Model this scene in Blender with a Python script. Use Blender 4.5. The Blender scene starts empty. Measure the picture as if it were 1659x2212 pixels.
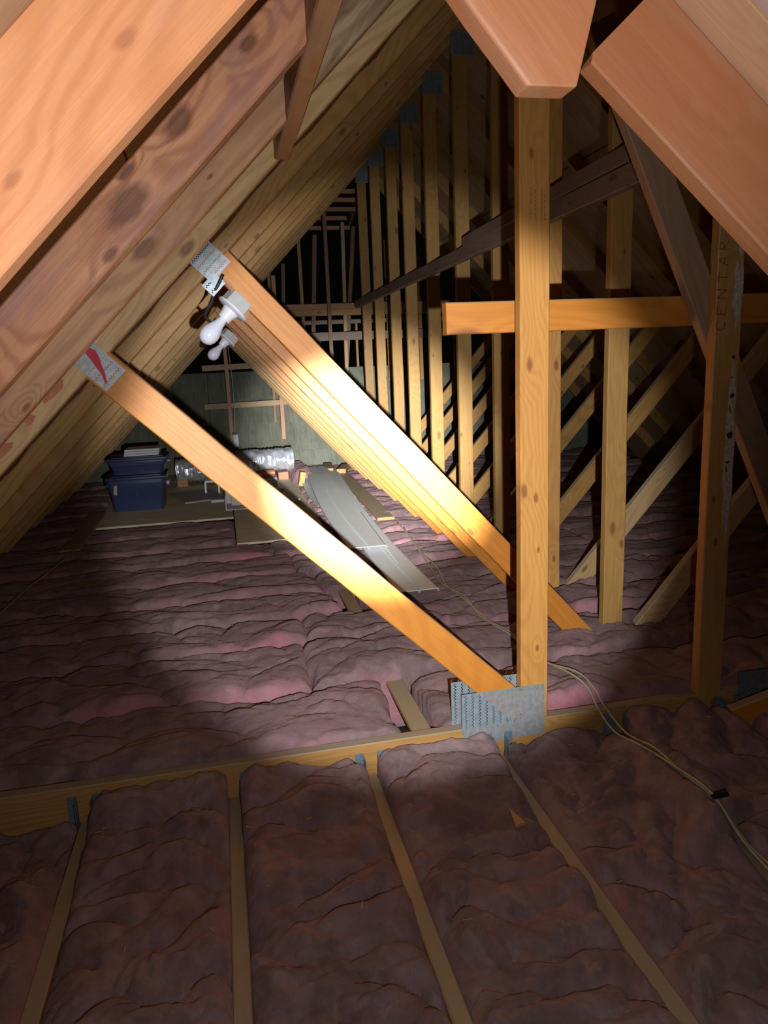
import bpy, bmesh, math, random
import numpy as np
from mathutils import Vector, Matrix

# ------------------------------------------------------------------ camera, world, light, exposure
SC = bpy.context.scene
COL = SC.collection
# the camera is the origin of the attic's coordinates: X along the trusses, Y into the attic, Z up
pi_, ya_, ro_ = map(math.radians, (-11.68, 11.87, -2.39))
F = Vector((math.sin(ya_)*math.cos(pi_), math.cos(ya_)*math.cos(pi_), math.sin(pi_)))
R0 = Vector((math.cos(ya_), -math.sin(ya_), 0)); U0 = R0.cross(F)
R = R0*math.cos(ro_)+U0*math.sin(ro_); U = -R0*math.sin(ro_)+U0*math.cos(ro_)
cd = bpy.data.cameras.new('camera'); cam = bpy.data.objects.new('camera', cd); COL.objects.link(cam)
cd.sensor_fit = 'VERTICAL'; cd.sensor_height = 36; cd.lens = 36*1587.66/2212
cd.clip_start = .02; cd.clip_end = 60
cam.matrix_world = Matrix(((R.x, U.x, -F.x, 0), (R.y, U.y, -F.y, 0), (R.z, U.z, -F.z, 0), (0, 0, 0, 1)))
SC.camera = cam
W = bpy.data.worlds.new('world'); SC.world = W; W.use_nodes = True
W.node_tree.nodes['Background'].inputs[0].default_value = (1, .8, .7, 1)
W.node_tree.nodes['Background'].inputs[1].default_value = .0012
SC.view_settings.view_transform = 'Standard'; SC.view_settings.look = 'None'
SC.view_settings.gamma = 1; SC.view_settings.use_curve_mapping = False
SC.view_settings.exposure = 0.0

TORCH = Vector((.09, -.01, -.13))          # the torch held just below and right of the lens
def aim(px, py): return (F + R*((px-829.5)/1587.66) - U*((py-1106)/1587.66)).normalized()
def torch(name, kind, energy, px=0, py=0, angle=45, blend=.2, size=.008, color=(.97, .98, 1)):
    l = bpy.data.lights.new(name, kind); o = bpy.data.objects.new(name, l); COL.objects.link(o)
    l.energy = energy; l.color = color; l.shadow_soft_size = size
    if kind == 'SPOT':
        l.spot_size = math.radians(angle); l.spot_blend = blend
        o.rotation_euler = aim(px, py).to_track_quat('-Z', 'Y').to_euler()
    o.location = TORCH
    return o
torch('torch_core', 'SPOT', 4300, 765, 935, 21.5, 1.0)
torch('torch_beam', 'SPOT', 255, 792, 985, 46, .32)
torch('torch_spill', 'SPOT', 54, 240, 80, 112, 1.0, .014, (1, .96, .95))
torch('torch_flood', 'SPOT', 19, 1000, 2250, 105, 1.0, .014)

# ------------------------------------------------------------------ measured layout
YG = 1.99; DY = .61; TH = .038; XK = 1.487; CL = .317          # girder face, truss spacing, 2x stock, ridge x, left roof line z = x + CL
RZ = XK+CL                                                      # ridge underside height
JX = [-.873, -.467, -.061, .345, .751, 1.157, 1.563, 1.969]; JZ = -1.228
rnd = random.Random(7)

# ------------------------------------------------------------------ materials
def newmat(name):
    m = bpy.data.materials.new(name); m.use_nodes = True
    nt = m.node_tree; return m, nt, nt.nodes, nt.links, nt.nodes['Principled BSDF']
def mixc(N, L, fac, a, b, mode='MIX'):
    n = N.new('ShaderNodeMix'); n.data_type = 'RGBA'; n.blend_type = mode
    for sock, v in ((n.inputs[0], fac), (n.inputs[6], a), (n.inputs[7], b)):
        if hasattr(v, 'is_output'): L.new(v, sock)
        elif isinstance(v, (int, float)): sock.default_value = v
        else: sock.default_value = (*v, 1)
    return n.outputs[2]
def mrange(N, L, v, a, b, c=0, d=1):
    n = N.new('ShaderNodeMapRange'); L.new(v, n.inputs[0])
    for i, k in enumerate((a, b, c, d)): n.inputs[i+1].default_value = k
    return n.outputs[0]
def vmap(N, L, vec, scale):
    n = N.new('ShaderNodeMapping'); L.new(vec, n.inputs[0]); n.inputs['Scale'].default_value = scale; return n.outputs[0]
def noise(N, L, vec, scale, detail=3, rough=.55, dist=0):
    n = N.new('ShaderNodeTexNoise'); L.new(vec, n.inputs['Vector']); n.inputs['Scale'].default_value = scale
    n.inputs['Detail'].default_value = detail; n.inputs['Roughness'].default_value = rough; n.inputs['Distortion'].default_value = dist
    return n.outputs['Fac']
def math_(N, L, op, a, b=None):
    n = N.new('ShaderNodeMath'); n.operation = op
    for i, v in enumerate((a, b)):
        if v is None: continue
        if hasattr(v, 'is_output'): L.new(v, n.inputs[i])
        else: n.inputs[i].default_value = v
    return n.outputs[0]
def wood(name, light, dark, knot=(.16, .06, .025), rough=.5, dust=.6, dustc=(.34, .29, .22), knots=1.0, rings=1.0, stain=0.0, stainc=(.3, .17, .13), rscale=13, kden=1.0, spec=.4, kpts=(), rk=True):
    m, nt, N, L, B = newmat(name)
    tc = N.new('ShaderNodeTexCoord'); oi = N.new('ShaderNodeObjectInfo')
    cmb = N.new('ShaderNodeCombineXYZ')
    L.new(math_(N, L, 'MULTIPLY', oi.outputs['Random'], 37.0), cmb.inputs[0])
    L.new(math_(N, L, 'MULTIPLY', math_(N, L, 'FRACT', math_(N, L, 'MULTIPLY', oi.outputs['Random'], 17.3)), .05), cmb.inputs[2])
    ad = N.new('ShaderNodeVectorMath'); ad.operation = 'ADD'; L.new(tc.outputs['Object'], ad.inputs[0]); L.new(cmb.outputs[0], ad.inputs[1])
    P = ad.outputs[0]
    # knots: sparse cells stretched along the grain
    vo = N.new('ShaderNodeTexVoronoi'); vo.feature = 'F1'; vo.inputs['Scale'].default_value = 1
    vo.voronoi_dimensions = '2D'; vo.inputs['Randomness'].default_value = 1
    sp_ = N.new('ShaderNodeSeparateXYZ'); L.new(P, sp_.inputs[0]); cv = N.new('ShaderNodeCombineXYZ')
    L.new(math_(N, L, 'MULTIPLY', sp_.outputs[0], 3.0*kden), cv.inputs[0]); L.new(math_(N, L, 'MULTIPLY', sp_.outputs[2], 6.5*kden), cv.inputs[1])
    L.new(cv.outputs[0], vo.inputs['Vector'])
    wn = N.new('ShaderNodeTexWhiteNoise'); wn.noise_dimensions = '3D'; L.new(vo.outputs['Position'], wn.inputs['Vector'])
    kdv = math_(N, L, 'ADD', math_(N, L, 'DIVIDE', vo.outputs['Distance'], mrange(N, L, wn.outputs['Value'], 0, 1, .22, 1.1)), 0.0 if rk else 9.0)
    if kpts:                                    # knots this board is known to have: (along, across, radius)
        so = N.new('ShaderNodeSeparateXYZ'); L.new(tc.outputs['Object'], so.inputs[0])
        for kx, kz, kr in kpts:
            dx = math_(N, L, 'MULTIPLY', math_(N, L, 'SUBTRACT', so.outputs[0], kx), 1/(2.1*kr)); dz = math_(N, L, 'MULTIPLY', math_(N, L, 'SUBTRACT', so.outputs[2], kz), 1/kr)
            dd = math_(N, L, 'SQRT', math_(N, L, 'ADD', math_(N, L, 'MULTIPLY', dx, dx), math_(N, L, 'MULTIPLY', dz, dz)))
            dd = math_(N, L, 'ADD', dd, math_(N, L, 'MULTIPLY', math_(N, L, 'SUBTRACT', noise(N, L, vmap(N, L, P, (14, 30, 30)), 1, 3), .5), 1.6))
            kdv = math_(N, L, 'MINIMUM', kdv, math_(N, L, 'MULTIPLY', dd, .08))
    kd = kdv
    knotf = mrange(N, L, kd, .105, .05, 0, knots*.72)
    near = mrange(N, L, kd, .42, .06, 0, 1)
    # annual rings that swerve round the knots
    off = N.new('ShaderNodeVectorMath'); off.operation = 'ADD'
    cz = N.new('ShaderNodeCombineXYZ'); n1 = noise(N, L, vmap(N, L, P, (.9, 4, 4)), 1.6, 2)
    L.new(math_(N, L, 'MULTIPLY', near, .055), cz.inputs[1])
    L.new(math_(N, L, 'ADD', math_(N, L, 'MULTIPLY', n1, .16), math_(N, L, 'MULTIPLY', near, .03)), cz.inputs[2])
    L.new(vmap(N, L, P, (.16, 1, 1)), off.inputs[0]); L.new(cz.outputs[0], off.inputs[1])
    fld = noise(N, L, off.outputs[0], 3.2, 1.5, .45)
    sn = math_(N, L, 'SINE', math_(N, L, 'MULTIPLY', fld, rscale*24.0))
    ring = mrange(N, L, sn, -.4, 1, 0, .40*rings)
    fine = noise(N, L, vmap(N, L, P, (3, 150, 150)), 1.0, 3, .6)
    blotch = noise(N, L, vmap(N, L, P, (1.0, 3, 3)), 2.2, 4, .6)
    c = mixc(N, L, mrange(N, L, blotch, .32, .7), light, tuple(a*.55+b*.45 for a, b in zip(light, dark)))
    c = mixc(N, L, ring, c, dark)
    c = mixc(N, L, mrange(N, L, fine, .35, .75, 0, .35), c, dark)
    if stain:
        st = noise(N, L, vmap(N, L, P, (1.6, 6, 6)), 2.0, 4, .65, .8)
        c = mixc(N, L, mrange(N, L, st, .48, .68, 0, stain), c, stainc)
    c = mixc(N, L, knotf, c, knot)
    # each board has its own tone
    hs = N.new('ShaderNodeHueSaturation'); L.new(c, hs.inputs['Color'])
    L.new(mrange(N, L, math_(N, L, 'FRACT', math_(N, L, 'MULTIPLY', oi.outputs['Random'], 7.7)), 0, 1, .80, 1.12), hs.inputs['Value'])
    c = hs.outputs['Color']
    if dust:
        g = N.new('ShaderNodeNewGeometry'); sx = N.new('ShaderNodeSeparateXYZ'); L.new(g.outputs['Normal'], sx.inputs[0])
        c = mixc(N, L, mrange(N, L, sx.outputs[2], .35, .66, 0, dust), c, dustc)
    L.new(c, B.inputs['Base Color']); B.inputs['Roughness'].default_value = rough
    B.inputs['Specular IOR Level'].default_value = spec
    bp = N.new('ShaderNodeBump'); bp.inputs['Strength'].default_value = .35; bp.inputs['Distance'].default_value = .002
    L.new(math_(N, L, 'SUBTRACT', math_(N, L, 'ADD', fine, math_(N, L, 'MULTIPLY', blotch, 1.5)), knotf), bp.inputs['Height']); L.new(bp.outputs[0], B.inputs['Normal'])
    return m
def flat(name, col, rough=.6, metal=0, var=.12, scale=20, bump=0, spec=.5):
    m, nt, N, L, B = newmat(name)
    tc = N.new('ShaderNodeTexCoord')
    n = noise(N, L, tc.outputs['Object'], scale, 4)
    L.new(mixc(N, L, mrange(N, L, n, .3, .7), tuple(c*(1-var) for c in col), tuple(min(1, c*(1+var)) for c in col)), B.inputs['Base Color'])
    B.inputs['Roughness'].default_value = rough; B.inputs['Metallic'].default_value = metal; B.inputs['Specular IOR Level'].default_value = spec
    if bump:
        bp = N.new('ShaderNodeBump'); bp.inputs['Strength'].default_value = bump; bp.inputs['Distance'].default_value = .003
        L.new(n, bp.inputs['Height']); L.new(bp.outputs[0], B.inputs['Normal'])
    return m
M = {}
M['spruce'] = wood('spruce', (.58, .34, .11), (.34, .165, .04), rscale=9)
M['king'] = wood('king', (.47, .275, .085), (.27, .14, .035), rings=.7, stain=.35, stainc=(.30, .18, .07))
M['orange'] = wood('orange', (.64, .25, .035), (.44, .145, .015), rings=.8, rscale=8, dustc=(.42, .36, .28), kden=.6, spec=.5)
M['post'] = wood('post', (.70, .38, .12), (.48, .21, .05), knot=(.22, .06, .02), rscale=9, dustc=(.42, .36, .28))
M['cedar'] = wood('cedar', (.68, .33, .16), (.36, .13, .05), knot=(.09, .03, .015), stain=.5, stainc=(.36, .19, .15), rscale=7, dust=0, kden=.62, rings=1.5)
M['cedar_knotty'] = wood('cedar_knotty', (.60, .30, .16), (.27, .10, .045), knot=(.085, .03, .018), stain=.8, stainc=(.30, .16, .14), rscale=9, dust=0, rings=1.5, rk=False,
                         kpts=[(2.139, .063, .014), (1.986, .040, .020), (2.03, .07, .008), (1.915, .012, .008), (2.303, .062, .008), (1.60, .05, .012)])
M['fir_knotty'] = wood('fir_knotty', (.62, .36, .19), (.33, .16, .08), knot=(.14, .06, .03), stain=.6, stainc=(.34, .19, .14), dust=0, rk=False, rscale=9, rings=1.4, kpts=[(1.977, .040, .016), (2.177, .038, .004), (1.57, .01, .006)])
M['cedar_smooth'] = wood('cedar_smooth', (.70, .34, .165), (.42, .16, .06), stain=.35, stainc=(.42, .22, .17), rscale=6, dust=0, rk=False, rings=1.0, kpts=[(2.085, .058, .007), (1.90, .05, .006)], knot=(.36, .14, .07))
M['post_knotty'] = wood('post_knotty', (.66, .33, .085), (.44, .18, .035), knot=(.20, .055, .02), rscale=9, dustc=(.42, .36, .28), rk=False, rings=.9,
                        kpts=[(1.51, .030, .010), (1.872, .012, .011), (1.894, .049, .007), (2.053, .057, .005), (2.365, .054, .005), (.95, .035, .008)])
M['pink_fir'] = wood('pink_fir', (.49, .205, .092), (.37, .14, .056), knot=(.5, .25, .14), knots=.4, stain=.6, stainc=(.45, .245, .155), rscale=4, dust=0, kden=.8, rings=.6)
M['fir'] = wood('fir', (.60, .37, .17), (.36, .18, .07), knot=(.14, .05, .02), stain=.4, stainc=(.36, .2, .13), dust=0, kden=.6, rscale=8)
M['patchy'] = wood('patchy', (.60, .45, .28), (.25, .12, .05), stain=.9, stainc=(.17, .08, .035), dust=0, rscale=6)
M['grey_wood'] = wood('grey_wood', (.32, .23, .18), (.20, .13, .10), stain=.3, stainc=(.16, .11, .09), dust=.4)
M['peach'] = wood('peach', (.86, .56, .36), (.70, .40, .22), dust=0)
M['diag'] = wood('diag', (.46, .29, .17), (.30, .17, .09), stain=.6, stainc=(.36, .24, .18), dust=.3)
M['king_post'] = wood('king_post', (.56, .30, .09), (.36, .17, .045), rings=.8, stain=.35, stainc=(.34, .20, .10))
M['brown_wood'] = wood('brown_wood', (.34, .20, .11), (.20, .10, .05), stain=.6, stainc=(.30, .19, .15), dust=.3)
M['dusty'] = wood('dusty', (.60, .34, .11), (.38, .18, .05), dust=.92, dustc=(.32, .27, .19))
M['rough_cut'] = wood('rough_cut', (.66, .46, .23), (.42, .26, .11), rings=1.3, rscale=14, dustc=(.42, .38, .30))
M['stud'] = wood('stud', (.60, .32, .17), (.42, .20, .10), rings=.5, dustc=(.45, .35, .28))

def ply(name, base, dark, dots=1, s=1.0):
    m, nt, N, L, B = newmat(name)
    tc = N.new('ShaderNodeTexCoord'); oi = N.new('ShaderNodeObjectInfo')
    ad = N.new('ShaderNodeVectorMath'); ad.operation = 'ADD'; L.new(tc.outputs['Object'], ad.inputs[0])
    cb = N.new('ShaderNodeCombineXYZ'); L.new(math_(N, L, 'MULTIPLY', oi.outputs['Random'], 21.), cb.inputs[0]); L.new(cb.outputs[0], ad.inputs[1]); P = ad.outputs[0]
    g = noise(N, L, vmap(N, L, P, (2*s, 22*s, 22*s)), 1, 4, .6, .6); b = noise(N, L, P, 2.5*s, 3)
    c = mixc(N, L, mrange(N, L, g, .3, .72), base, dark)
    c = mixc(N, L, mrange(N, L, b, .45, .75, 0, .5), c, tuple(x*.6 for x in dark))
    if dots:
        vo = N.new('ShaderNodeTexVoronoi'); vo.inputs['Scale'].default_value = 5; L.new(P, vo.inputs['Vector'])
        c = mixc(N, L, mrange(N, L, vo.outputs['Distance'], .13, .07, 0, .8), c, (.08, .04, .02))
    L.new(c, B.inputs['Base Color']); B.inputs['Roughness'].default_value = .75
    bp = N.new('ShaderNodeBump'); bp.inputs['Strength'].default_value = .3; bp.inputs['Distance'].default_value = .004
    L.new(g, bp.inputs['Height']); L.new(bp.outputs[0], B.inputs['Normal'])
    return m
M['ply'] = ply('ply', (.46, .30, .17), (.30, .18, .10))
M['osb_pink'] = ply('osb_pink', (.80, .60, .54), (.66, .46, .40), 0, .5)
M['osb_green'] = ply('osb_green', (.33, .34, .26), (.20, .21, .15), 0, 1.6)
M['deck'] = ply('deck', (.80, .72, .50), (.60, .53, .35), 0)
M['galv'] = flat('galv', (.30, .36, .40), .42, .35, .2, 60, .1)
M['galv_dark'] = flat('galv_dark', (.18, .24, .29), .5, .35, .2, 50)
M['dark_metal'] = flat('dark_metal', (.10, .12, .13), .5, .4)
M['chrome'] = flat('chrome', (.72, .76, .76), .35, .35, .06, 40)
M['porcelain'] = flat('porcelain', (.74, .76, .84), .3, 0, .03)
M['glass_white'] = flat('glass_white', (.70, .73, .84), .18, 0, .02)
M['vinyl'] = flat('vinyl', (.62, .655, .635), .42, 0, .05, 3)
M['vinyl_dark'] = flat('vinyl_dark', (.12, .12, .115), .5)
M['cut_edge'] = flat('cut_edge', (.62, .62, .56), .7)
M['tote'] = flat('tote', (.045, .065, .15), .32, 0, .08)
M['tote_lid'] = flat('tote_lid', (.04, .055, .11), .4, 0, .08)
M['white_board'] = flat('white_board', (.66, .68, .68), .6, 0, .05)
M['white_plastic'] = flat('white_plastic', (.62, .66, .74), .4)
M['drywall'] = flat('drywall', (.42, .40, .38), .9, 0, .08)
M['copper'] = flat('copper', (.70, .30, .16), .4, .3)
M['cable'] = flat('cable', (.40, .35, .25), .6, 0, .1, 40)
M['white_wire'] = flat('white_wire', (.45, .45, .42), .5)
M['black_rubber'] = flat('black_rubber', (.012, .012, .012), .5)
M['red_paint'] = flat('red_paint', (.52, .035, .06), .7, 0, .2, 60)
M['red_faint'] = flat('red_faint', (.50, .19, .10), .8, 0, .2, 60)
M['ink'] = flat('ink', (.045, .022, .012), .9)
M['ink_faint'] = flat('ink_faint', (.26, .13, .06), .9)
M['bark'] = flat('bark', (.05, .03, .02), .9, 0, .3, 80)
M['tape'] = flat('tape', (.42, .40, .32), .6)
M['sliver'] = flat('sliver', (.60, .42, .18), .6)
M['yellow_cut'] = flat('yellow_cut', (.62, .40, .12), .7, 0, .15)
M['white_stain'] = flat('white_stain', (.50, .40, .33), .9, 0, .35, 90)
# foil
m, nt, N, L, B = newmat('foil'); M['foil'] = m
B.inputs['Base Color'].default_value = (.78, .82, .88, 1); B.inputs['Metallic'].default_value = .55; B.inputs['Roughness'].default_value = .3
tc = N.new('ShaderNodeTexCoord'); v = N.new('ShaderNodeTexVoronoi'); v.inputs['Scale'].default_value = 26; L.new(vmap(N, L, tc.outputs['Object'], (.7, .5, .5)), v.inputs['Vector'])
bp = N.new('ShaderNodeBump'); bp.inputs['Strength'].default_value = 1; bp.inputs['Distance'].default_value = .02
L.new(v.outputs['Distance'], bp.inputs['Height']); L.new(bp.outputs[0], B.inputs['Normal'])
# pink glass wool: dusty on its upper faces, fresh pink where a side or a torn edge shows
m, nt, N, L, B = newmat('glass_wool'); M['wool'] = m
tc = N.new('ShaderNodeTexCoord'); P = tc.outputs['Object']
at = N.new('ShaderNodeAttribute'); at.attribute_name = 'fresh'
a = noise(N, L, P, 5, 5, .62, .8); b = noise(N, L, P, 19, 4, .65, .5); d = noise(N, L, P, 2.0, 3, .5, .5)
c = mixc(N, L, mrange(N, L, a, .33, .68), (.130, .087, .085), (.275, .195, .193))
c = mixc(N, L, mrange(N, L, noise(N, L, P, 10, 3, .5, 1.2), .5, .68, 0, .55), c, (.33, .235, .235))
c = mixc(N, L, mrange(N, L, noise(N, L, P, 7, 4, .6, 1.0), .52, .70, 0, .6), c, (.085, .055, .052))
c = mixc(N, L, mrange(N, L, d, .47, .70, 0, .45), c, (.24, .125, .14))
fr = math_(N, L, 'MULTIPLY', at.outputs['Fac'], mrange(N, L, noise(N, L, P, 6, 3), .35, .62, .25, 1))
c = mixc(N, L, fr, c, (.60, .22, .27))
sp = N.new('ShaderNodeTexVoronoi'); sp.inputs['Scale'].default_value = 45; L.new(P, sp.inputs['Vector'])
c = mixc(N, L, mrange(N, L, sp.outputs['Distance'], .06, .03, 0, .5), c, (.06, .035, .03))
L.new(c, B.inputs['Base Color']); B.inputs['Roughness'].default_value = .95; B.inputs['Specular IOR Level'].default_value = .1
B.inputs['Sheen Weight'].default_value = .25; B.inputs['Sheen Tint'].default_value = (.9, .6, .6, 1); B.inputs['Sheen Roughness'].default_value = .6
bp = N.new('ShaderNodeBump'); bp.inputs['Strength'].default_value = .7; bp.inputs['Distance'].default_value = .012
f2 = noise(N, L, vmap(N, L, P, (60, 60, 60)), 1, 4, .7, .6)
L.new(math_(N, L, 'ADD', math_(N, L, 'MULTIPLY', b, 1.2), math_(N, L, 'MULTIPLY', f2, .35)), bp.inputs['Height']); L.new(bp.outputs[0], B.inputs['Normal'])

# ------------------------------------------------------------------ object helpers
def tag(o, label=None, cat=None, group=None, kind=None):
    if label: o['label'] = label
    if cat: o['category'] = cat
    if group: o['group'] = group
    if kind: o['kind'] = kind
    return o
def empty(name, loc, label, cat, group=None):
    o = bpy.data.objects.new(name, None); COL.objects.link(o); o.location = loc; o.empty_display_size = .1
    return tag(o, label, cat, group)
def wpos(o):
    v = Vector((0, 0, 0))
    while o is not None: v += o.location; o = o.parent
    return v
def link(name, me, mat, parent=None, mtx=None):
    o = bpy.data.objects.new(name, me); COL.objects.link(o)
    if mat is not None: me.materials.append(M[mat] if isinstance(mat, str) else mat)
    mtx = mtx or Matrix.Identity(4)
    if parent is not None:
        o.parent = parent
        mtx = PM[parent.name].inverted() @ mtx if parent.name in PM else Matrix.Translation(-wpos(parent)) @ mtx
    o.matrix_local = mtx
    return o
PM = {}          # world matrices of mesh parents that carry sub-parts
def mesh_from(name, verts, faces, smooth=False):
    me = bpy.data.meshes.new(name); me.from_pydata([tuple(v) for v in verts], [], faces); me.update()
    if smooth: me.polygons.foreach_set('use_smooth', [True]*len(me.polygons))
    return me
def prism_bm(L_, w, t, ch=.003, seg=.3, wob=.0012, wane=0, seed=0):
    """sawn timber: x 0..L, y 0..t (thickness), z 0..w (width), arrised edges, a little out of true"""
    r = random.Random(seed); n = max(1, int(L_/seg)); bm = bmesh.new(); rings = []
    for i in range(n+1):
        x = L_*i/n; dy, dz = (r.uniform(-wob, wob), r.uniform(-wob, wob)); wn = wane*max(0, r.uniform(-.4, 1)); wm = wane*max(0, r.uniform(-.6, .5))
        pts = [(ch+wm, 0), (t-ch, 0), (t, ch), (t, w-ch), (t-ch, w-wn*.3), (ch, w-wn), (0, w-ch-wn), (0, ch+wm)]
        rings.append([bm.verts.new((x, a+dy, b+dz)) for a, b in pts])
    for i in range(n):
        for k in range(8): bm.faces.new((rings[i][k], rings[i+1][k], rings[i+1][(k+1) % 8], rings[i][(k+1) % 8]))
    bm.faces.new(rings[0]); bm.faces.new(rings[-1][::-1])
    bmesh.ops.recalc_face_normals(bm, faces=bm.faces)
    return bm
SEED = [0]
def timber(name, p0, xd, zd, L_, w, t, mat, parent=None, cuts=(), wane=0, seg=.3, pre=0, post=0, tdir=None):
    """timber whose lower front edge starts at p0, length axis xd, width axis zd; thickness goes along +Y side"""
    SEED[0] += 1
    xd = Vector(xd).normalized(); zd = Vector(zd); zd = (zd-xd*zd.dot(xd)).normalized(); yd = zd.cross(xd)
    if tdir is not None and yd.dot(Vector(tdir)) < 0: yd = -yd
    p0 = Vector(p0)-xd*pre
    mtx = Matrix(((xd.x, yd.x, zd.x, p0.x), (xd.y, yd.y, zd.y, p0.y), (xd.z, yd.z, zd.z, p0.z), (0, 0, 0, 1)))
    flip = mtx.to_3x3().determinant() < 0
    if flip:       # keep a right-handed frame: run the board the other way along
        p0 = p0+xd*(L_+pre+post); xd = -xd
        mtx = Matrix(((xd.x, yd.x, zd.x, p0.x), (xd.y, yd.y, zd.y, p0.y), (xd.z, yd.z, zd.z, p0.z), (0, 0, 0, 1)))
    bm = prism_bm(L_+pre+post, w, t, wane=wane, seg=seg, seed=SEED[0])
    inv = mtx.inverted()
    for co, no in cuts:
        c = inv @ Vector(co); n = (inv.to_3x3() @ Vector(no)).normalized()
        bmesh.ops.bisect_plane(bm, geom=bm.verts[:]+bm.edges[:]+bm.faces[:], plane_co=c, plane_no=n, clear_outer=True)
        be = [e for e in bm.edges if e.is_boundary]
        if be: bmesh.ops.holes_fill(bm, edges=be, sides=0)
    bmesh.ops.recalc_face_normals(bm, faces=bm.faces)
    me = bpy.data.meshes.new(name); bm.to_mesh(me); bm.free()
    return link(name, me, mat, parent, mtx)
def member(name, a, b, w, y, mat, parent=None, cuts=(), t=TH, **k):
    """in-plane truss member: a, b = (x, z) ends of its lower edge, front face at y; cuts = ((x,z),(nx,nz))"""
    A = Vector((a[0], y, a[1])); Bv = Vector((b[0], y, b[1])); d = Bv-A; n = Vector((-d.z, 0, d.x))
    if n.z < 0 or (abs(n.z) < 1e-6 and n.x < 0): n = -n
    return timber(name, A, d, n, d.length, w, t, mat, parent, [((c[0], y, c[1]), (q[0], 0, q[1])) for c, q in cuts], tdir=(0, 1, 0), **k)
def box_bm(bm, c, s, rot=None, bev=0):
    r = bmesh.ops.create_cube(bm, size=1); vs = r['verts']
    mt = Matrix.Translation(Vector(c)) @ (rot or Matrix.Identity(4)) @ Matrix.Diagonal((*s, 1))
    bmesh.ops.transform(bm, matrix=mt, verts=vs)
    if bev:
        es = list({e for v in vs for e in v.link_edges})
        bmesh.ops.bevel(bm, geom=es, offset=bev, segments=2, affect='EDGES', profile=.5)
def cyl_bm(bm, a, b, r1, r2=None, n=20):
    a = Vector(a); b = Vector(b); d = b-a
    mt = Matrix.Translation((a+b)/2) @ d.to_track_quat('Z', 'Y').to_matrix().to_4x4()
    bmesh.ops.create_cone(bm, cap_ends=True, segments=n, radius1=r1, radius2=r1 if r2 is None else r2, depth=d.length, matrix=mt)
def bmobj(name, bm, mat, parent=None, smooth=False, origin=None):
    bmesh.ops.recalc_face_normals(bm, faces=bm.faces)
    if origin is not None: bmesh.ops.translate(bm, vec=-Vector(origin), verts=bm.verts)
    me = bpy.data.meshes.new(name); bm.to_mesh(me); bm.free()
    if smooth:
        me.polygons.foreach_set('use_smooth', [True]*len(me.polygons))
        try: me.set_sharp_from_angle(angle=math.radians(40))
        except Exception: pass
    return link(name, me, mat, parent, Matrix.Translation(origin) if origin is not None else None)
def tube(name, pts, r, mat, parent=None, n=8, sub=4):
    pts = [Vector(p) for p in pts]; P = []
    for i in range(len(pts)-1):
        p0 = pts[max(0, i-1)]; p1 = pts[i]; p2 = pts[i+1]; p3 = pts[min(len(pts)-1, i+2)]
        for k in range(sub):
            t = k/sub; P.append(.5*((2*p1)+(-p0+p2)*t+(2*p0-5*p1+4*p2-p3)*t*t+(-p0+3*p1-3*p2+p3)*t**3))
    P.append(pts[-1]); o0 = P[0].copy(); V = []; Fc = []; up = Vector((0, 0, 1))
    for i, p in enumerate(P):
        d = (P[min(i+1, len(P)-1)]-P[max(i-1, 0)]).normalized(); s = d.cross(up if abs(d.z) < .9 else Vector((1, 0, 0))).normalized(); q = s.cross(d)
        for k in range(n):
            a = 2*math.pi*k/n; V.append(p-o0+s*math.cos(a)*r+q*math.sin(a)*r)
    for i in range(len(P)-1):
        for k in range(n): Fc.append((i*n+k, i*n+(k+1) % n, (i+1)*n+(k+1) % n, (i+1)*n+k))
    Fc.append(tuple(range(n))[::-1]); Fc.append(tuple((len(P)-1)*n+k for k in range(n)))
    return link(name, mesh_from(name, V, Fc, True), mat, parent, Matrix.Translation(o0))
def lathe(prof, n=24):
    V = []; Fc = []
    for r, z in prof:
        for k in range(n): V.append((r*math.cos(2*math.pi*k/n), r*math.sin(2*math.pi*k/n), z))
    for i in range(len(prof)-1):
        for k in range(n): Fc.append((i*n+k, i*n+(k+1) % n, (i+1)*n+(k+1) % n, (i+1)*n+k))
    Fc.append(tuple(range(n))[::-1]); Fc.append(tuple((len(prof)-1)*n+k for k in range(n)))
    return V, Fc
def nail_plate(name, cx, cz, y, w, h, ang, parent, cols=6, rows=8, label=None, clip=None, mat='galv'):
    """galvanised truss plate: sheet with real punched slots in staggered double columns"""
    nx = cols*7+1; ny = rows*8+1; V = []; Fc = []
    for j in range(ny+1):
        for i in range(nx+1):
            V.append((-w/2+w*i/nx, 0, -h/2+h*j/ny))
    for j in range(ny):
        for i in range(nx):
            q = i % 7
            if 1 < j < ny-2 and ((q == 3 and j % 4 in (0, 1)) or (q == 4 and j % 4 in (2, 3))): continue
            Fc.append((j*(nx+1)+i, j*(nx+1)+i+1, (j+1)*(nx+1)+i+1, (j+1)*(nx+1)+i))
    me = mesh_from(name, V, Fc); bm = bmesh.new(); bm.from_mesh(me)
    g = bmesh.ops.extrude_face_region(bm, geom=bm.faces[:])
    bmesh.ops.translate(bm, vec=(0, .0012, 0), verts=[v for v in g['geom'] if isinstance(v, bmesh.types.BMVert)])
    bmesh.ops.recalc_face_normals(bm, faces=bm.faces)
    if clip:
        for co, no in clip:
            bmesh.ops.bisect_plane(bm, geom=bm.verts[:]+bm.edges[:]+bm.faces[:], plane_co=co, plane_no=no, clear_outer=True)
    bm.to_mesh(me); bm.free()
    o = link(name, me, mat, parent, Matrix.Translation((cx, y, cz)) @ Matrix.Rotation(-ang, 4, 'Y'))
    if label: o['label'] = label
    return o

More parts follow.
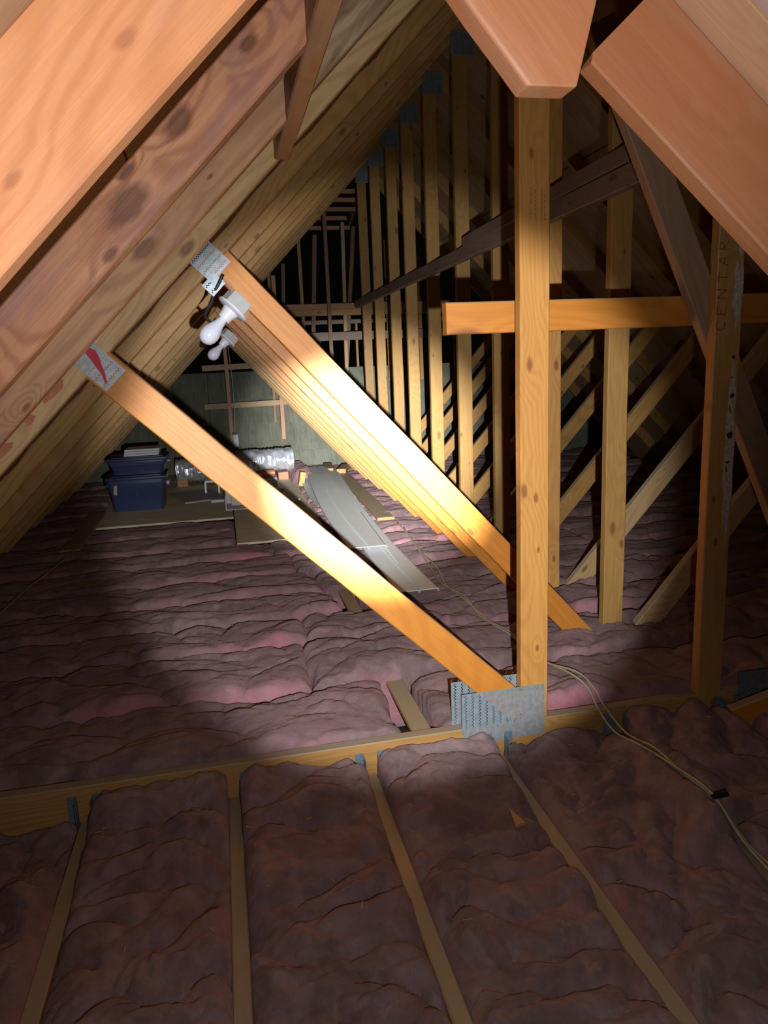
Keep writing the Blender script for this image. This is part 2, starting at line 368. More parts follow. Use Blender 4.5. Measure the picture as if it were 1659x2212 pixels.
# ------------------------------------------------------------------ fibre-glass height field
PERM = np.random.RandomState(3).permutation(512); GR = np.random.RandomState(5).uniform(0, 2*np.pi, 512)
def pn(x, y):
    xi = np.floor(x).astype(int); yi = np.floor(y).astype(int); xf = x-xi; yf = y-yi
    u = xf**3*(xf*(xf*6-15)+10); v = yf**3*(yf*(yf*6-15)+10)
    def g(ix, iy, dx, dy):
        a = GR[PERM[(PERM[ix % 512]+iy) % 512]]; return np.cos(a)*dx+np.sin(a)*dy
    n00 = g(xi, yi, xf, yf); n10 = g(xi+1, yi, xf-1, yf); n01 = g(xi, yi+1, xf, yf-1); n11 = g(xi+1, yi+1, xf-1, yf-1)
    return ((n00*(1-u)+n10*u)*(1-v)+(n01*(1-u)+n11*u)*v)*1.5
def lumps(x, y, sx, sy, amp, seed=0):
    """pillowy lobes parted by sharp creases"""
    wx = x+.07*pn(x*3.2+seed, y*3.2+9.1)+.010*pn(x*12+seed, y*12); wy = y+.07*pn(x*3.2+31.7, y*3.2+seed)+.010*pn(x*12+5.5, y*12+seed)
    a = np.abs(pn(wx/sx+seed*1.3, wy/sy+seed*.7))**.62
    b = np.abs(pn(wx/sx*2.3+40, wy/sy*2.3+seed))**.6
    c = np.abs(pn(wx/sx*5.5+seed, wy/sy*5.5+60))**.8
    f = pn(x*60+seed, y*60)*.5+pn(x*120, y*120)*.3
    return amp*(1.0*a+.38*b+.13*c)+.0018*f
def edge(d, r): return np.sqrt(np.clip(1-(1-np.clip(d/r, 0, 1))**2, 0, 1))
def batt(x0, x1, y0, y1, res, zb, hb, amp, sx, sy, seed, label, cat='insulation', group=None, r=.05, rn=None, wav=.02, fresh_lip=.8, extra=None, base=-1.30, rf=None):
    nx = max(8, int((x1-x0)/res)); ny = max(8, int((y1-y0)/res))
    X, Y = np.meshgrid(np.linspace(x0, x1, nx+1), np.linspace(y0, y1, ny+1))
    wvx = wav*pn(X*3+seed, Y*3)+.35*wav*pn(X*11, Y*11+seed); wvy = wav*pn(X*2.2+7, Y*4+seed*3)+.35*wav*pn(X*9+seed, Y*9)
    dx = np.minimum(X-x0, x1-X)+wvx*.6; dn = Y-y0+wvy; df = y1-Y+wvy
    ex = edge(dx+.006, r); en = edge(dn+.006, rn or r); ef = edge(df+.006, rf or r)
    e = ex*en*ef
    Z = zb+hb*e+lumps(X, Y, sx, sy, amp, seed)*(.25+.75*e)
    if extra is not None: Z = extra(X, Y, Z)
    # torn sides and the near lips are still fresh pink
    gy, gx = np.gradient(Z, Y[1, 0]-Y[0, 0], X[0, 1]-X[0, 0]); st = np.clip((np.hypot(gx, gy)-.75)/1.3, 0, 1)*(1 if fresh_lip else .45)
    lip = np.clip(1-dn/.035, 0, 1)*fresh_lip
    fr = np.clip(np.maximum(st*.7, lip)*np.clip(.5+1.2*pn(X*1.7+seed, Y*1.7+3), 0, 1.2), 0, 1)
    V = np.stack([X, Y, Z], -1).reshape(-1, 3); nX = nx+1
    idx = np.arange(V.shape[0]).reshape(ny+1, nx+1)
    Fc = np.stack([idx[:-1, :-1], idx[:-1, 1:], idx[1:, 1:], idx[1:, :-1]], -1).reshape(-1, 4)
    ringi = np.concatenate([idx[0, :-1], idx[:-1, -1], idx[-1, :0:-1], idx[:0:-1, 0]])
    sk = V[ringi].copy(); sk[:, 2] = base; n0 = len(V); m_ = len(ringi)
    a = np.arange(m_); SF = np.stack([ringi, n0+a, n0+(a+1) % m_, ringi[(a+1) % m_]], -1)
    VV = np.concatenate([V, sk]); org = np.array([(x0+x1)/2, (y0+y1)/2, base]); VV = VV-org
    FF = np.concatenate([Fc, SF])
    me = bpy.data.meshes.new('insulation_batt'); me.vertices.add(len(VV)); me.vertices.foreach_set('co', VV.ravel())
    me.loops.add(FF.size); me.loops.foreach_set('vertex_index', FF.ravel().astype(np.int32))
    me.polygons.add(len(FF)); me.polygons.foreach_set('loop_start', np.arange(0, FF.size, 4, dtype=np.int32)); me.polygons.foreach_set('loop_total', np.full(len(FF), 4, dtype=np.int32))
    me.update(calc_edges=True); me.polygons.foreach_set('use_smooth', [True]*len(FF))
    at = me.attributes.new('fresh', 'FLOAT', 'POINT'); at.data.foreach_set('value', np.concatenate([fr.ravel(), np.full(m_, .6)]).astype(np.float32))
    o = link('insulation_batt', me, 'wool', None, Matrix.Translation(org)); tag(o, label, cat, group)
    SURF.append((x0, x1, y0, y1, X[0], Y[:, 0], Z))
    return o
SURF = []
def surf(x, y):
    z = -1.2
    for x0, x1, y0, y1, xs, ys, Z in SURF:
        if x0 <= x <= x1 and y0 <= y <= y1:
            i = min(len(xs)-1, int(round((x-x0)/(x1-x0)*(len(xs)-1)))); j = min(len(ys)-1, int(round((y-y0)/(y1-y0)*(len(ys)-1))))
            z = max(z, float(Z[j, i]))
    return z
def surfmax(x, y, r=.02): return max(surf(x+a, y+b) for a in (-r, 0, r) for b in (-r, 0, r))

# ================================================================== SETTING
# drywall ceiling of the rooms below = the attic floor
bm = bmesh.new(); box_bm(bm, (1.4, 5.35, -1.33), (7.6, 11.1, .03)); o = bmobj('floor', bm, 'drywall', origin=(1.4, 5.35, -1.33)); tag(o, kind='structure')
# roof deck: thin felt sheet outside, plywood panels on the rafters
def deck_plane(name, base, ud, vd, us, vs, mat, th=.012, over=False):
    """base corner, ud runs up the slope, vd along the ridge; panels split at us and vs"""
    base = Vector(base); ud = Vector(ud).normalized(); vd = Vector(vd); nn = ud.cross(vd).normalized()
    if nn.z < 0: nn = -nn
    o_ = base+nn*((th+.004) if not over else -.006); u0, u1, v0, v1 = us[0], us[-1], vs[0], vs[-1]
    c = [o_+ud*u+vd*v for u, v in ((u0, v0), (u1, v0), (u1, v1), (u0, v1))]; org = c[0].copy()
    Vv = [p-org for p in c]+[p+nn*.004-org for p in c]
    root = link(name, mesh_from(name, Vv, [(0, 1, 2, 3), (7, 6, 5, 4), (0, 4, 5, 1), (1, 5, 6, 2), (2, 6, 7, 3), (3, 7, 4, 0)]), 'bark', None, Matrix.Translation(org)); tag(root, kind='structure')
    for a in range(len(us)-1):
        for b in range(len(vs)-1):
            sh = (vs[1]-vs[0])*.5 if a % 2 else 0
            p = base+ud*(us[a]+.002)+vd*(vs[b]+.002)
            mt = Matrix(((ud.x, vd.x, nn.x, p.x), (ud.y, vd.y, nn.y, p.y), (ud.z, vd.z, nn.z, p.z), (0, 0, 0, 1)))
            du, dv = us[a+1]-us[a]-.004, vs[b+1]-vs[b]-.004; bmp = bmesh.new(); box_bm(bmp, (du/2, dv/2, th/2), (du, dv, th), bev=.0015)
            mp = bpy.data.meshes.new('sheathing_panel'); bmp.to_mesh(mp); bmp.free()
            if mt.to_3x3().determinant() < 0: mp.flip_normals()
            q = link('sheathing_panel', mp, mat, root, mt)
    return root
s2 = math.sqrt(2)
CS = .515       # left deck underside z = x + CS
deck_plane('ceiling_left', (-1.86, -.3, -1.86+CS), (1, 0, 1), (0, 1, 0), [0, 1.22, 2.44, 3.66, 4.6], [0, 1.35, 3.79, 6.23, 7.95], 'ply')
rx = XK+(XK+CL)+.12   # right deck underside z = rx - x
deck_plane('ceiling_right', (4.85, 2.02, rx-4.85), (-1, 0, 1), (0, 1, 0), [0, 1.22, 2.44, 3.66, 4.72], [0, 1.22, 3.66, 5.63], 'ply')
# lower roof that runs under this one at the far end, closing the attic
root = deck_plane('wall_far', (-2.6, 8.02, -1.25), (0, 1.0, 1.0), (1, 0, 0), [0, .41, .82, 1.22, 1.66], [0, 2.44, 4.88, 7.3], 'osb_green', over=True)

# ================================================================== NEAR ROOF: low ridge board and its rafters
YR = [.867, 1.273, 1.65]
ridge = timber('ridge_board', (.176, .25, .500), (0, 1, 0), (0, 0, 1), 1.735, .17, .038, 'brown_wood', tdir=(1, 0, 0))
tag(ridge, 'rough brown ridge board overhead that the reddish left rafters butt into', 'ridge board')
def rafter(y, mat, label, xa=-1.5, xb=.175, w=.14, **k):
    o = member('rafter', (xa, xa+CL), (xb+.2, xb+.2+CL), w, y, mat, None, cuts=[((xb, 0), (1, 0))], **k)
    return tag(o, label, 'rafter', 'rafters of the left slope in front of the girder truss')
rafter(YR[0], 'cedar_smooth', 'nearest left rafter, broad smooth salmon orange face filling the upper left corner')
rafter(YR[1], 'cedar_knotty', 'second left rafter with large dark knots and swirling reddish grain', w=.081)
rafter(YR[2], 'fir_knotty', 'third left rafter, tan pink, just in front of the girder truss', w=.060)
o = member('rafter', (.216, .216+CL), (1.1, 1.1+CL), .14, 1.65, 'patchy', None); tag(o, 'short patchy rafter with whitish blotches right of the brown ridge board', 'rafter')
# stub of a right hand rafter, level and plumb cut, close to the lens
A = Vector((.276, .8, .356)); Bp = Vector((.341, .8, .280)); d = (Bp-A).normalized(); st = A-d*.165
n_ = Vector((-d.z, 0, d.x)); n_ = n_ if n_.z > 0 else -n_
o = timber('rafter_stub', st, d, n_, .42, .14, .038, 'pink_fir', None,
           cuts=[((.34, .8, .2785), (0.01, 0, -1)), ((.4, .8, .2785), (.99, 0, -.25)), ((.176, .8, .5), (-1, 0, 0))], tdir=(0, 1, 0), seg=.06)
mod = o.modifiers.new('round', 'BEVEL'); mod.width = .005; mod.segments = 3; mod.limit_method = 'ANGLE'; mod.angle_limit = .6
tag(o, 'stub of a pinkish rafter with square cut end hanging at the top centre', 'rafter')
# right near rafter
A = Vector((.515, 1.0, .385)); Bp = Vector((.754, .93, .123)); d = (Bp-A).normalized()
o = timber('rafter', A, d, (1, 0, 1), 1.5, .140, .038, 'pink_fir', None, cuts=[((.520, 1.0, .380), (-1, 0, .12))], tdir=(0, 1, 0))
tag(o, 'broad salmon coloured rafter sloping down across the upper right corner', 'rafter')
# deck above it
nrm = d.cross(Vector((0, 1, 0))).normalized(); nrm = nrm if nrm.z > 0 else -nrm
top = A+nrm*.142
def near_panel(y0, y1, mat, u0=-.25, u1=1.7):
    o_ = top; p = [o_+d*u0, o_+d*u1]; q = []
    vd = Vector((0, 1, 0)); vd = (vd-d*vd.dot(d)).normalized(); base = p[0]+vd*y0
    mt = Matrix(((d.x, vd.x, nrm.x, base.x), (d.y, vd.y, nrm.y, base.y), (d.z, vd.z, nrm.z, base.z), (0, 0, 0, 1)))
    b_ = bmesh.new(); box_bm(b_, ((u1-u0)/2, (y1-y0)/2, .006), (u1-u0, y1-y0-.003, .012), bev=.0015)
    me = bpy.data.meshes.new('sheathing_panel'); b_.to_mesh(me); b_.free()
    if mt.to_3x3().determinant() < 0: me.flip_normals()
    return link('sheathing_panel', me, mat, CN, mt)
CN = bpy.data.objects.new('ceiling_near', None); COL.objects.link(CN); CN.location = (.7, .6, .5); tag(CN, kind='structure')
near_panel(-.085, .035, 'peach'); near_panel(-.95, -.088, 'osb_pink')

# ================================================================== GIRDER TRUSS
G = empty('girder_truss', (.5, YG, -1.26), 'nearest roof truss standing across the attic, with perforated steel plates at its joints', 'roof truss')
member('bottom_chord', (-1.6, -1.264), (3.9, -1.264), .14, YG, 'dusty', G, t=TH)
member('top_chord', (-1.62, -1.62+CL), (XK, XK+CL), .12, YG, 'rough_cut', G, cuts=[((XK, 0), (1, 0))], post=.2)
member('top_chord', (XK, RZ), (4.3, RZ-(4.3-XK)), .12, YG, 'spruce', G, cuts=[((XK, 0), (-1, 0))], pre=.2)
# diagonal web from the left chord down to the steel plate
wb = member('web', (-.36, .0125), (.80, -1.123), .089, YG, 'orange', G, cuts=[((0, CL), (-.7, .7)), ((.79, -1.122), (0, -1))], seg=.12, pre=.2)
wb['label'] = 'orange diagonal web, brightly lit'
# vertical web
vp = timber('vertical_web', (.829, YG, -1.123), (0, 0, 1), (1, 0, 0), 2.6, .089, TH, 'post_knotty', G, cuts=[((0, YG, CL), (-.7, 0, .7))], tdir=(0, 1, 0))
vp['label'] = 'golden upright with two reddish knots'
# king post of the girder
timber('king_post', (1.448, YG, -1.264), (0, 0, 1), (1, 0, 0), 3.3, .089, TH, 'king_post', G, cuts=[((XK, YG, RZ), (.7, 0, .7)), ((XK, YG, RZ), (-.7, 0, .7))], tdir=(0, 1, 0))
# steel plates
nail_plate('nail_plate', .771, -1.092, YG-.0016, .272, .168, 0, G, 12, 8, 'large perforated steel plate at the foot of the upright')
nail_plate('nail_plate', .752, -1.068, YG+TH+.0006, .275, .17, 0, G, 12, 8)
nail_plate('nail_plate', -.294, .0105, YG-.0016, .098, .072, -math.pi/4, G, 4, 4, 'steel plate with a red brush stroke')
nail_plate('nail_plate', 1.70, -1.115, YG-.0016, .20, .10, 0, G, 8, 5, mat='galv_dark')
# red paint on the plate and chord
def blob(name, pts, y, mat, parent, th=.0006, label=None):
    V = [(x, 0, z) for x, z in pts]+[(x, th, z) for x, z in pts]; n = len(pts)
    c0 = Vector((sum(p[0] for p in pts)/n, y, sum(p[1] for p in pts)/n)); V = [(a-c0.x, b, c-c0.z) for a, b, c in V]
    Fc = [tuple(range(n)), tuple(range(2*n-1, n-1, -1))]+[(i, i+n, (i+1) % n+n, (i+1) % n) for i in range(n)]
    me = mesh_from(name, V, Fc); bm = bmesh.new(); bm.from_mesh(me); bmesh.ops.recalc_face_normals(bm, faces=bm.faces); bm.to_mesh(me); bm.free()
    o = link(name, me, mat, parent, Matrix.Translation(c0))
    if label: o['label'] = label
    return o
def ragged(cx, cz, rx_, rz_, ang, n=18, seed=0, jag=.25):
    r = random.Random(seed); out = []
    for i in range(n):
        a = 2*math.pi*i/n; k = 1+r.uniform(-jag, jag); x, z = rx_*k*math.cos(a), rz_*k*math.sin(a)
        out.append((cx+x*math.cos(ang)-z*math.sin(ang), cz+x*math.sin(ang)+z*math.cos(ang)))
    return out
blob('paint_mark', [(-.325, .047), (-.313, .060), (-.300, .052), (-.293, .036), (-.290, .018), (-.284, -.002), (-.281, -.028), (-.286, -.030), (-.292, -.006), (-.302, .008), (-.312, .028)], YG-.0028, 'red_paint', G, label='red brush stroke')
blob('paint_mark', ragged(-.412, -.045, .034, .010, .8, seed=2), YG-.0012, 'red_faint', G, label='faded red spray mark')
blob('paint_mark', ragged(-.474, -.110, .016, .009, .8, seed=3), YG-.0012, 'red_faint', G, label='faded red spray mark')
blob('paint_mark', ragged(-.55, -.185, .034, .014, .8, seed=4), YG-.0012, 'red_faint', G, label='faded red spray mark')
# hand lettering, mottling and bark on the king post
strokes = {'C': [[(.75, .12), (.45, 0), (.15, .15), (.0, .5), (.12, .85), (.5, 1), (.8, .85)]], 'E': [[(.7, 0), (0, .05), (.05, 1), (.75, .95)], [(.02, .5), (.5, .52)]],
           'N': [[(0, 0), (.05, 1), (.7, 0), (.75, 1)]], 'T': [[(.4, 0), (.42, 1)], [(0, 1), (.85, .95)]], 'A': [[(0, 0), (.45, 1), (.8, 0)], [(.15, .38), (.68, .38)]],
           'R': [[(0, 0), (.05, 1), (.5, .95), (.6, .7), (.1, .48), (.75, 0)]]}
bm = bmesh.new(); z = .045
for chh in 'CENTAR':
    for s_ in strokes[chh]:
        for (a, b), (c, e) in zip(s_[:-1], s_[1:]):
            p = Vector((1.480-b*.030, YG-.0012, z+a*.034)); q = Vector((1.480-e*.030, YG-.0012, z+c*.034))
            dd = q-p; rot = Matrix.Rotation(math.atan2(dd.z, dd.x)*-1, 4, 'Y'); box_bm(bm, (p+q)/2, (dd.length+.001, .0006, .0015), rot)
    z += .046
o = bmobj('lettering', bm, 'ink', G, origin=(1.467, YG-.0012, .18)); o['label'] = 'handwritten letters CENTAR running up the post'
for i, (x, z_, a, b) in enumerate([(1.517, -.15, .0075, .008), (1.512, -.19, .002, .013), (1.516, -.27, .009, .012), (1.513, -.355, .009, .004), (1.510, -.372, .002, .012), (1.516, -.035, .005, .006), (1.511, -.095, .006, .002)]):
    blob('bark_patch', ragged(x, z_, a, b, .2, 9, i, .3), YG-.0012, 'bark', G)
blob('stain', ragged(1.518, .15, .016, .085, 0, 26, 5, .3), YG-.0009, 'white_stain', G, label='whitish mottled streak')
blob('stain', ragged(1.517, -.33, .016, .26, 0, 40, 6, .25), YG-.0009, 'white_stain', G, label='whitish mottled streak')
blob('stain', ragged(1.524, .29, .010, .04, 0, 20, 8, .3), YG-.0009, 'white_stain', G)
# printed mill stamp on the upright: rows of small dashes
bm = bmesh.new(); r = random.Random(4)
for cx_ in (.862, .874, .893, .903):
    z = .36
    while z < .44:
        h = r.uniform(.002, .006); box_bm(bm, (cx_, YG-.0008, z), (r.uniform(.002, .005), .0004, h)); z += h+.002
o = bmobj('mill_stamp', bm, 'ink_faint', G, origin=(.88, YG-.0008, .4)); o['kind'] = 'stuff'

# ================================================================== TRUSS ROW
WT = lambda x: .439-1.112*x                 # top edge of the left web
ORD = ['second', 'third', 'fourth', 'fifth', 'sixth', 'seventh', 'eighth', 'ninth', 'last']
for k in range(1, 10):
    y = YG+DY*k; rr = random.Random(k*11)
    j = rr.uniform(-.012, .012)
    nm = ['roof truss whose upright stands alone right of the golden upright', 'roof truss whose upright is half hidden behind the golden upright', 'roof truss with the upright just left of the golden upright',
          'roof truss with the upright behind the second gap left of the golden upright', 'roof truss with the upright under the orange board\'s left end', 'sixth of the trusses behind the girder, fourth upright from the left in the row',
          'truss with the third upright from the left in the thin row', 'truss with the second upright from the left in the thin row', 'farthest truss, leftmost of the row of thin uprights'][k-1]
    T = empty('roof_truss', (XK, y, -1.26), nm, 'roof truss', 'trusses standing behind the girder truss')
    member('bottom_chord', (-1.6, -1.264), (4.3, -1.264), .089, y, 'dusty', T)
    member('top_chord', (-1.62, -1.62+CL), (XK, XK+CL), .060 if k < 3 else .07, y, 'spruce', T, cuts=[((XK, 0), (1, 0))], post=.15, wane=.010 if k == 1 else 0, seg=.08 if k == 1 else .3)
    member('top_chord', (XK, RZ), (4.3, RZ-(4.3-XK)), .089, y, 'king', T, cuts=[((XK, 0), (-1, 0))], pre=.15)
    wm = 'orange' if k < 6 else 'spruce'; a = (-.2, WT(-.2)-.133); b = (1.62, WT(1.62)-.133)
    member('web', a, b, .089, y, wm, T, cuts=[((0, CL), (-.7, .7)), ((XK-.0465+j, 0), (1, 0)), ((0, -1.178), (0, -1))], seg=.15)
    mx = lambda p: (2*XK-p[0]+.01, p[1])
    member('web', mx(a), mx(b), .089, y, 'rough_cut' if k < 3 else 'spruce', T, cuts=[((0, RZ+XK), (.7, .7)), ((XK+.0455+j, 0), (-1, 0)), ((0, -1.178), (0, -1))])
    timber('king_post', (XK-.0445+j, y, -1.178), (0, 0, 1), (1, 0, 0), 3.2, .089, TH, ['post', 'king'][k % 2] if k < 3 else 'king', T,
           cuts=[((XK, y, RZ), (.7, 0, .7)), ((XK, y, RZ), (-.7, 0, .7))], tdir=(0, 1, 0), wane=.004)
    nail_plate('nail_plate', XK+.01, RZ-.05, y-.0016, .14, .13, 0, T, 4, 4, mat='galv_dark')
    if k == 1:
        nail_plate('nail_plate', -.015, .350, y-.0016, .125, .095, -math.pi/4, T, 5, 5, 'bright perforated steel plate where web meets chord')
        nail_plate('nail_plate', .002, .268, y-.0022, .05, .06, -math.pi/4, T, 2, 3)
    if k == 2:
        o = tube('nail', [(.9, y-.001, -.78), (.9, y-.003, -.78)], .002, 'galv', T, 6, 1)

# ================================================================== BRACES
def lab(o, l, c, g=None): return tag(o, l, c, g)
o = timber('brace', (.640, YG+TH+.042, .062), (1, 0, .004), (0, 0, 1), 2.3, .089, TH, 'orange', None, tdir=(0, 1, 0))
lab(o, 'orange horizontal board with a square left end, nailed behind the golden upright', 'brace board')
o = member('brace', (1.045, .86), (1.83, -.79), .089, YG+TH+.001, 'diag', None, cuts=[((XK, RZ), (.7, .7)), ((0, -1.12), (0, -1))])
lab(o, 'brown slanting board crossing behind the lettered king post', 'brace board')
o = timber('brace', (1.404, 2.10, .545), (0, 1, -.002), (0, 0, 1), 5.6, .075, TH, 'grey_wood', None, tdir=(1, 0, 0))
lab(o, 'long weathered grey brace running back along the row of uprights', 'brace board')
o = timber('brace', (1.404, 2.45, .626), (0, 1, -.012), (0, 0, 1), 1.75, .06, TH, 'grey_wood', None, tdir=(1, 0, 0))
lab(o, 'shorter grey brace lying on top of the long grey brace', 'brace board')
o = timber('brace', (1.56, 1.90, -1.262), (1, -.25, .42), (0, 0, 1), 1.6, .12, TH, 'orange', None, tdir=(0, 1, 0))
lab(o, 'orange board rising to the right from the foot of the lettered king post', 'brace board')

# ================================================================== JOISTS AND HANGERS
JD = ['at the far left edge', 'leftmost whole one, by the left hanger', 'left of centre, running straight down the picture', 'in the centre, below the golden upright\'s left', 'right of centre, starting under the large steel plate', 'at the right, carrying the cables', 'hidden under batts at the far right', 'outermost right']
for i, x in enumerate(JX[:7]):
    o = timber('floor_joist', (x-.019, .15, JZ-.075), (0, 1, 0), (0, 0, 1), YG-.155, .075, TH, 'dusty', None, tdir=(1, 0, 0))
    lab(o, 'dusty grey brown floor joist '+JD[i], 'joist', 'floor joists in front of the girder truss')
    H = empty('joist_hanger', (x, YG-.002, JZ-.07), 'grey steel joist hanger holding the joist '+JD[i], 'joist hanger', 'joist hangers on the girder truss')
    for s in (-1, 1):
        bm = bmesh.new(); z0, z1 = -1.29, -1.142 if i > 4 else -1.150
        box_bm(bm, (x+s*.034, YG-.003, (z0+z1)/2), (.026, .002, z1-z0), bev=.0005)
        box_bm(bm, (x+s*.021, YG-.022, (z0+z1)/2-.004), (.002, .038, z1-z0-.008), bev=.0005)
        for zz in (.25, .55, .85): cyl_bm(bm, (x+s*.036, YG-.0035, z0+(z1-z0)*zz), (x+s*.036, YG-.006, z0+(z1-z0)*zz), .0035, n=8)
        bmobj('flange', bm, 'galv_dark', H, origin=(x+s*.034, YG-.003, z0))
    bm = bmesh.new(); box_bm(bm, (x, YG-.022, -1.304), (.044, .04, .002)); bmobj('seat', bm, 'galv_dark', H, origin=(x, YG-.022, -1.304))

# ================================================================== INSULATION
BD = ['left of the leftmost joist', 'between the two left joists', 'in the left middle bay', 'in the centre bay, torn and brightest at its far end', 'in the bay right of centre', 'in the bay beside the cables', 'in the outer right bay']
spans = [(JX[i], JX[i+1]) for i in range(7)]
for i, (a, b) in enumerate(spans):
    x0, x1 = a+.0185, b-.0185
    if i == 3: x1 += .004
    if i == 4: x1 += .012
    def ex(X, Y, Z, i=i, x0=x0, x1=x1):
        d_ = np.clip((Y-1.62)/.33, 0, 1)
        Z = Z+[-.01, .048, .052, .050, .012, .05, .02][i]*d_                                           # stuffed up against the girder
        if i == 4:                                              # slumps over the cable joist
            Z = Z+.05*np.exp(-((X-x1)/.08)**2)*np.clip((Y-1.36)/.1, 0, 1)*np.clip((1.9-Y)/.12, 0, 1)
        if i == 3: Z = Z+.035*np.exp(-((X-x1+.03)/.07)**2-((Y-1.36)/.05)**2)+.02*np.exp(-((X-.5)/.12)**2-((Y-1.8)/.12)**2)
        if i == 1: Z = Z-.03*np.exp(-((X+.13)/.035)**2-((Y-1.56)/.05)**2)
        if i == 0: Z = Z-.035*np.clip(1-np.abs(X+.56)/.2, 0, 1)*np.clip((Y-1.7)/.2, 0, 1)
        return Z
    batt(x0, x1, .15, YG-.006, .0065, -1.270, .035, .058, .21, .19, 3+i*1.37, 'dusty pink fibreglass batt '+BD[i], group='batts between the floor joists', r=.05, wav=.012, fresh_lip=0, extra=ex, rf=.012)
rows = [YG+.042, 2.42, 2.86, 3.20, 3.55, 3.92, 4.33, 4.70, 5.12, 5.58, 6.05, 6.55, 7.05, 7.55, 8.02]
RN = ['first', 'second', 'third', 'fourth', 'fifth', 'sixth', 'seventh', 'eighth', 'ninth', 'tenth', 'eleventh', 'twelfth', 'thirteenth', 'fourteenth']
for i in range(len(rows)-1):
    y0, y1 = rows[i]-.002, rows[i+1]+.002
    res = .009 if i < 4 else (.012 if i < 8 else .018)
    if i in (0, 3): segs = [(-1.62, .462), (.578, 2.2), (2.19, 4.2)]
    elif i < 7: segs = [(-1.62, .33+.1*math.sin(i*5)), (.31+.1*math.sin(i*5), 2.1), (2.09, 4.2)]
    elif i == 7: segs = [(-1.62, .005), (.60, 2.1), (2.09, 4.2)]
    elif i == 8: segs = [(-1.62, .005), (.60, 2.1), (2.09, 4.2)]
    else: segs = [(-1.62, -1.03), (.62, 2.1), (2.09, 4.2)]
    for q, (a, b) in enumerate(segs):
        def ex2(X, Y, Z, i=i, q=q, y0=y0, y1=y1):
            Z = Z+.022*(1-(Y-y0)/(y1-y0))-.008
            if i == 0 and q == 0: Z = Z+.014*np.exp(-((X-.25)/.2)**2-((Y-2.3)/.2)**2)
            if i == 1 and q != 2: Z = Z+.035*np.exp(-((X-.45)/.22)**2-((Y-2.65)/.16)**2)
            if i == 2 and q == 1: Z = Z+.02*np.exp(-((X-.78)/.1)**2)
            # the soffit panels press it down
            Z = np.where((Y > 3.15), Z-np.clip(Z+1.128, 0, .2)*np.exp(-((X-.85)/.17)**4)*.85, Z)
            return Z
        batt(a, b, y0, y1, res if q < 2 else .02, -1.195, .060, .044 if i < 4 else .032, .30 if i < 4 else .42, .21, 11+i*2.1+q*5,
             'pink fibreglass batt in the %s row behind the girder truss, %s' % (RN[i], ['left of the wooden lath', 'middle stretch under the uprights', 'right end in the dark'][q]),
             group='batts across the trusses', r=.06, rn=.035, wav=.065, fresh_lip=.6, extra=ex2)

# lath strips showing between the batts
for y0, y1, l in ((2.03, 2.50, 'dusty wooden lath showing between batts just behind the girder truss'), (3.12, 3.62, 'dusty wooden lath showing between batts below the grey panels')):
    o = timber('lath', (.49, y0, -1.150), (0, 1, 0), (0, 0, 1), y1-y0, .018, .062, 'dusty', None, tdir=(1, 0, 0)); lab(o, l, 'lath')

# cables: a twin run lying on the batts, over the girder and along the joist
def on(x, y, dz=.006):
    if y > YG+TH+.02: return Vector((x, y, surfmax(x, y, .035)+dz+.003))
    if YG-.03 < y < YG+TH+.03: return Vector((x, y, max(-1.124+dz, surfmax(x, y)+dz)))
    z = surfmax(x, y, .012)
    if y < YG and abs(x-JX[5]) < .02: z = max(z, JZ)
    return Vector((x, y, z+dz))
pa = [(1.10, 4.80), (1.08, 4.4), (1.055, 4.1), (1.02, 3.7), (.995, 3.42), (1.02, 3.12), (1.01, 2.87), (1.03, 2.6), (1.06, 2.36), (1.075, 2.15), (1.085, 2.05), (1.09, 1.99), (1.10, 1.90), (1.125, 1.78), (1.14, 1.65), (1.148, 1.5), (1.15, 1.38), (1.145, 1.25), (1.142, 1.1), (1.14, .8)]
pb = [(1.12, 4.7), (1.085, 4.3), (1.045, 3.95), (1.03, 3.6), (1.01, 3.38), (1.005, 3.1), (1.03, 2.84), (1.045, 2.6), (1.05, 2.36), (1.10, 2.16), (1.105, 2.05), (1.115, 1.99), (1.13, 1.88), (1.15, 1.76), (1.155, 1.62), (1.160, 1.5), (1.163, 1.38), (1.166, 1.25), (1.168, 1.1), (1.17, .8)]
o = tube('cable', [on(*p) for p in pa], .0038, 'cable', None, 8, 5); lab(o, 'left one of two tan cables running over the batts and along the right joist', 'cable')
o = tube('cable', [on(*p) for p in pb], .0038, 'cable', None, 8, 5); lab(o, 'right one of two tan cables running over the batts and along the right joist', 'cable')
bm = bmesh.new(); cyl_bm(bm, (1.135, 1.478, surfmax(1.155, 1.48)+.008), (1.178, 1.478, surfmax(1.155, 1.48)+.009), .0065, n=10); o = bmobj('staple', bm, 'black_rubber', origin=(1.155, 1.478, surfmax(1.155, 1.48)+.005)); lab(o, 'dark staple holding the two tan cables on the joist', 'staple')
pc = [(-1.30, 2.75), (-1.0, 2.66), (-.90, 2.52), (-.87, 2.38), (-.88, 2.24), (-.93, 2.14)]
o = tube('cable', [on(*p) for p in pc], .0035, 'cable', None, 8, 5); lab(o, 'thin dim cable curving over the batts at the dark left edge', 'cable')
pd = [(-1.0, 4.85), (-1.03, 4.4), (-1.08, 4.0), (-1.12, 3.5), (-1.2, 3.1), (-1.3, 2.8)]
o = tube('cable', [on(*p) for p in pd], .0035, 'cable', None, 8, 5); lab(o, 'faint cable trailing from the plank in the dark left', 'cable')

